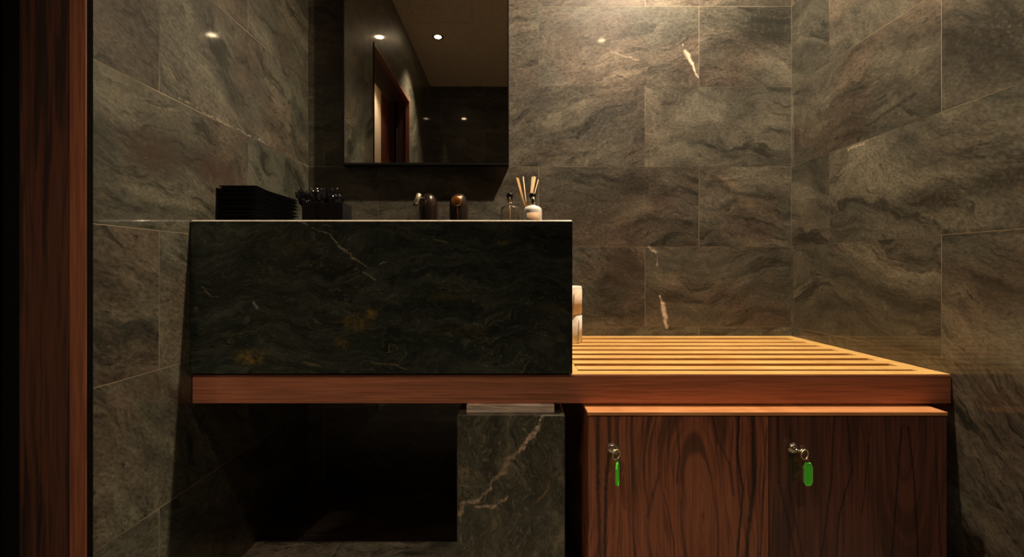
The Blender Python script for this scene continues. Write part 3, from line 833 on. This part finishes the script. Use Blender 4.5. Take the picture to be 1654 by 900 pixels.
def packet(w2, hh, th, seed):
    bm = bmesh.new(); nx, nz = 14, 22; g = {}
    for s in (-1, 1):
        for i in range(nx + 1):
            for k in range(nz + 1):
                u, v = i / nx * 2 - 1, k / nz * 2 - 1
                prof = (max(0, 1 - abs(u) ** 3) * max(0, 1 - abs(v) ** 4)) ** .5
                edge = (1 + .10 * mn.noise(Vector((u * 3, v * 3, seed))))
                y = s * th * prof + (mn.noise(Vector((u * 3.2, v * 3.2, seed * 1.3 + 5))) * .006 + mn.noise(Vector((u * 8, v * 8, seed + s * 3))) * .0025)
                z = v * hh * (1 + .05 * mn.noise(Vector((u * 4, seed, 3)))) + .004 * math.sin(u * 9 + seed) * max(0, v)
                g[s, i, k] = bm.verts.new((u * w2 * edge, y, z))
    for s in (-1, 1):
        for i in range(nx):
            for k in range(nz): bm.faces.new((g[s, i, k], g[s, i + 1, k], g[s, i + 1, k + 1], g[s, i, k + 1]))
    for i in range(nx):
        for k in (0, nz): bm.faces.new((g[-1, i, k], g[-1, i + 1, k], g[1, i + 1, k], g[1, i, k]))
    for k in range(nz):
        for i in (0, nx): bm.faces.new((g[-1, i, k], g[-1, i, k + 1], g[1, i, k + 1], g[1, i, k]))
    bmesh.ops.remove_doubles(bm, verts=bm.verts, dist=1e-6)
    return bm
pk = [  # px of centre, py of top, depth offset, half width, lean, label
    (481, 308, .020, .015, -.50, 'crinkled black wrapped packet leaning left over the towels'),
    (497, 309, .022, .018, -.15, 'crinkled black wrapped packet at the left front of the black box'),
    (509, 305, .048, .019, .05, 'crinkled black wrapped packet at the middle back of the black box'),
    (519, 311, .024, .016, .18, 'crinkled black wrapped packet in the middle front of the black box'),
    (534, 304, .046, .020, .12, 'crinkled black wrapped packet standing highest at the back right of the box'),
    (541, 314, .024, .017, .10, 'crinkled black wrapped packet at the right front of the black box'),
    (551, 316, .048, .014, .45, 'crinkled black wrapped packet drooping over the right rim of the box')]
for i, (px, py, dy, w2, lean, lb) in enumerate(pk):
    dd = d + dy
    topz = zof(py, dd); cxk = at(px, 0, dd).x
    hh = .042
    bm = packet(w2, hh, .0062, i * 2.7 + 1)
    Mx = Matrix.Translation((cxk - math.sin(lean) * hh, dd, topz - hh * math.cos(lean))) @ Matrix.Rotation(lean, 4, 'Y') @ Matrix.Rotation((i % 3 - 1) * .25, 4, 'Z')
    bmesh.ops.transform(bm, matrix=Mx, verts=bm.verts)
    o = obj('wrapped_packet', bm, M_film, None, True)
    tag(o, lb, 'packet', 'black wrapped packets in the box')

# toilet rolls on the slats
d = 1.605
xr = .1915
def roll(z0, label, wrapped):
    t = thing('toilet_roll', (xr, d, z0), label, 'toilet roll', 'toilet rolls stacked beside the basin')
    hh = .0955; r = .0475
    bm = bmesh.new()
    prof = [(.021, .002), (.0225, 0), (r - .003, 0), (r, .003), (r, hh - .003), (r - .003, hh), (.0225, hh), (.021, hh - .002), (.021, .002)]
    lathe(bm, prof, 56, (xr, d, z0))
    for v in bm.verts:
        a = math.atan2(v.co.y - d, v.co.x - xr); k = 1 + .012 * math.sin(a * 5 + z0 * 30) * (1 if (v.co.xy - Vector((xr, d))).length > .03 else 0)
        v.co.x = xr + (v.co.x - xr) * k; v.co.y = d + (v.co.y - d) * k
    obj('paper', bm, M_paper, t)
    bm = bmesh.new(); lathe(bm, [(.0195, .001), (.0208, .001), (.0208, hh - .001), (.0195, hh - .001), (.0195, .001)], 32, (xr, d, z0)); obj('core', bm, M_card, t)
    # loose end of the outer wrap
    bm = bmesh.new(); n = 16; A = []; B = []
    a0 = -1.35 if wrapped else -.95
    for i in range(n + 1):
        a = a0 + i * .09; rr = r + .0011 + (.004 * max(0, (4 - i) / 4) ** 1.5)
        A.append(bm.verts.new((xr + rr * math.cos(a), d + rr * math.sin(a), z0 + .003))); B.append(bm.verts.new((xr + rr * math.cos(a + .12), d + rr * math.sin(a + .12), z0 + hh - (.012 if wrapped else .004))))
    for i in range(n): bm.faces.new((A[i], A[i + 1], B[i + 1], B[i]))
    ob = obj('loose_sheet', bm, M_wrap if wrapped else M_paper, t, True)
    md = ob.modifiers.new('thickness', 'SOLIDIFY'); md.thickness = .0006
roll(ZT + .0018, 'white toilet roll standing on the bench slats, lower of the two by the basin', False)
roll(ZT + .0018 + .0962, 'peach-tinted toilet roll stacked on top of another beside the basin', True)
